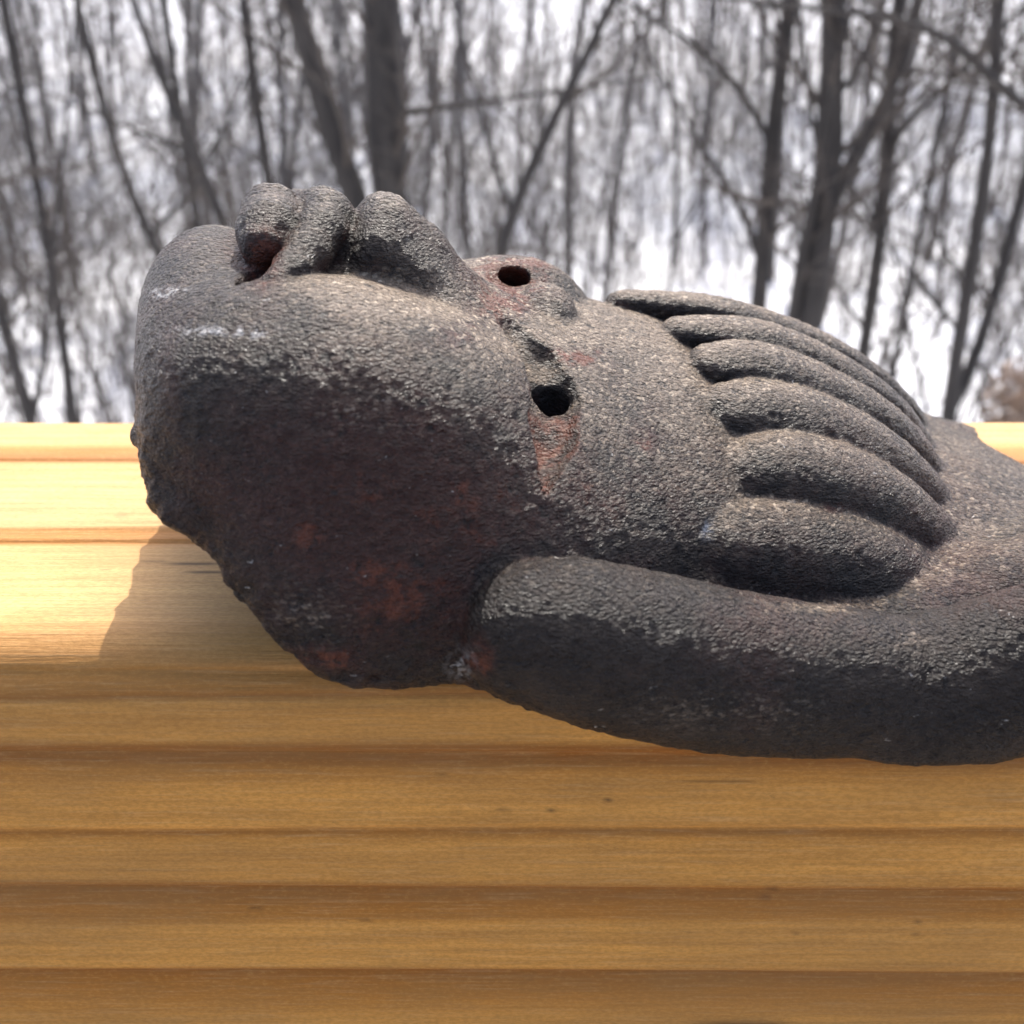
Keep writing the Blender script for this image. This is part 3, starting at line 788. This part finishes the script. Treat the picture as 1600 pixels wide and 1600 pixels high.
photo_tree('upright stem in the thicket beside the stout forked trunk', 8.5,
    [([(470, 640), (440, 420), (420, 280), (400, 150), (385, 50), (380, 0)], 24, 18)], 24, 14)
photo_tree('thin wavy sapling standing in the open snow past the brow', 8.8,
    [([(1045, 460), (1050, 400), (1062, 300), (1060, 200), (1040, 100), (1040, 0)], 10, 8), ([(1052, 380), (1090, 320), (1120, 260)], 6, 4)], 25, 10)
photo_tree('pair-stemmed sapling in the open snow near the low fork', 7.8,
    [([(1452, 680), (1446, 620), (1428, 560), (1418, 500), (1400, 420)], 9, 6), ([(1450, 660), (1442, 600), (1425, 545)], 6, 4)], 26, 6, extend=1.5)

# ---- trees further back: six kinds, copied; each is a thing
def make_kind(seed, height, r0):
    rg = np.random.default_rng(seed)
    path, rad = grow((0, 0, -0.2), (rg.normal(0, .05), rg.normal(0, .05), 1), height, r0, rg, 12, 0.02, 0.075)
    rad = np.linspace(r0, r0 * 0.25, 13)
    t = MB(); t.add(*tube(path, rad, 6))
    b = MB()
    twigs(b, path, rad, rg, int(height * 5), 0.8, 2.6, t0=0.10, level=2, up=0.5, rmul=0.4, rmax=0.012)
    return t, b
kinds = []
for k in range(6):
    t, b = make_kind(40 + k, 9 + 1.0 * (k % 3), 0.026 + 0.008 * k)
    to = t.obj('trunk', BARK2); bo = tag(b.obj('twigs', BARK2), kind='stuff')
    kinds.append((to, bo))
used = [False] * 6
for n in range(120):
    y = 12.5 + 24 * rng.random()
    x = rng.uniform(-0.62, 0.62) * (y + 1)
    k = int(rng.integers(0, 6))
    # keep the snowy clearing in front of the right-hand trunks thin
    if 0.10 < x / y < 0.5 and y < 17 and rng.random() < 0.7: continue
    e = tag(empty('wood_tree', (x, y, float(ground_z(x, y)))), 'thin bare tree standing back among others in the snowy wood', 'tree', 'bare trees further back in the wood')
    e.rotation_euler = (rng.normal(0, .05), rng.normal(0, .05), rng.uniform(0, 6.28)); s = rng.uniform(0.8, 1.2); e.scale = (s, s, s)
    for o in kinds[k]:
        c = o if not used[k] else o.copy()
        if used[k]: COL.objects.link(c)
        c.parent = e
    used[k] = True

# ---- the far wood that reads as one mass, and low brush nobody could count
def far_wood():
    mb = MB(); rg = np.random.default_rng(99)
    for _ in range(1050):
        y = rg.uniform(30, 85); x = rg.uniform(-0.75, 0.75) * y
        z = float(ground_z(x, y)); h = rg.uniform(8, 15)
        p, r = grow((x, y, z - 0.2), (rg.normal(0, .05), rg.normal(0, .05), 1), h, rg.uniform(.015, .045), rg, 6, 0, 0.07)
        mb.add(*tube(p, r, 4))
        twigs(mb, p, r, rg, 9, 1.0, 3.0, 0.1, 1, 0.6, 0.5, 0.022)
    return mb
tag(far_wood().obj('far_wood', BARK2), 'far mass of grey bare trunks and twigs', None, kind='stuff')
def brush():
    mb = MB(); rg = np.random.default_rng(77)
    for _ in range(1700):
        y = 8 + 26 * rg.random(); x = rg.uniform(-0.62, 0.62) * (y + 1)
        if 0.08 < x / y < 0.46 and y < 16 and rg.random() < 0.75: continue
        z = float(ground_z(x, y))
        for _k in range(rg.integers(1, 4)):
            p, r = grow((x, y, z - 0.05), (rg.normal(0, .25), rg.normal(0, .25), 1), rg.uniform(0.8, 3.4), rg.uniform(.006, .018), rg, 6, 0.02, 0.10)
            mb.add(*tube(p, r, 3))
            twigs(mb, p, r, rg, 7, 0.3, 1.1, 0.2, 1, 0.5, 0.6, 0.010)
    return mb
tag(brush().obj('brushwood', TWIG), 'bare undergrowth stems standing in the snow', None, kind='stuff')

# ---- a shrub that still holds dead brown leaves, at the right
LEAF = mat_plain('dead_leaf', (0.30, 0.21, 0.15))
def brown_shrub(px, py, Y, rx, rz, label, seed):
    rg = np.random.default_rng(seed); c = at_y(px, py, Y); g = float(ground_z(c[0], c[1]))
    root = tag(empty('leafy_shrub', (c[0], c[1], g)), label, 'shrub')
    st = MB()
    for k in range(9):
        d = c + rg.normal(0, 1, 3) * np.array([rx, rx, rz]) * 0.6 - np.array([c[0], c[1], g])
        p, r = grow((0, 0, -0.05), d, np.linalg.norm(d), 0.018, rg, 6, 0, 0.08); st.add(*tube(p, r, 4))
        twigs(st, p, r, rg, 6, 0.2, 0.6, 0.3, 1)
    st.obj('stem', TWIG, root)
    V = []; F = []
    for k in range(1100):
        q = rg.normal(0, 1, 3); q *= rg.random() ** 0.4 / np.linalg.norm(q)
        p = np.array([0, 0, c[2] - g]) + q * np.array([rx, rx, rz])
        a = rg.normal(0, 1, 3); a /= np.linalg.norm(a); b = np.cross(a, rg.normal(0, 1, 3)); b /= np.linalg.norm(b)
        s = rg.uniform(0.025, 0.05); i = len(V)
        V += [p - a * s, p + b * s * 0.45, p + a * s, p - b * s * 0.45]; F.append((i, i + 1, i + 2, i + 3))
    o = mesh_obj('foliage', V, F, LEAF, root, smooth=False); o['kind'] = 'stuff'
brown_shrub(1600, 640, 7.5, 0.32, 0.42, 'shrub still holding dead brown leaves at the edge of the snow', 5)
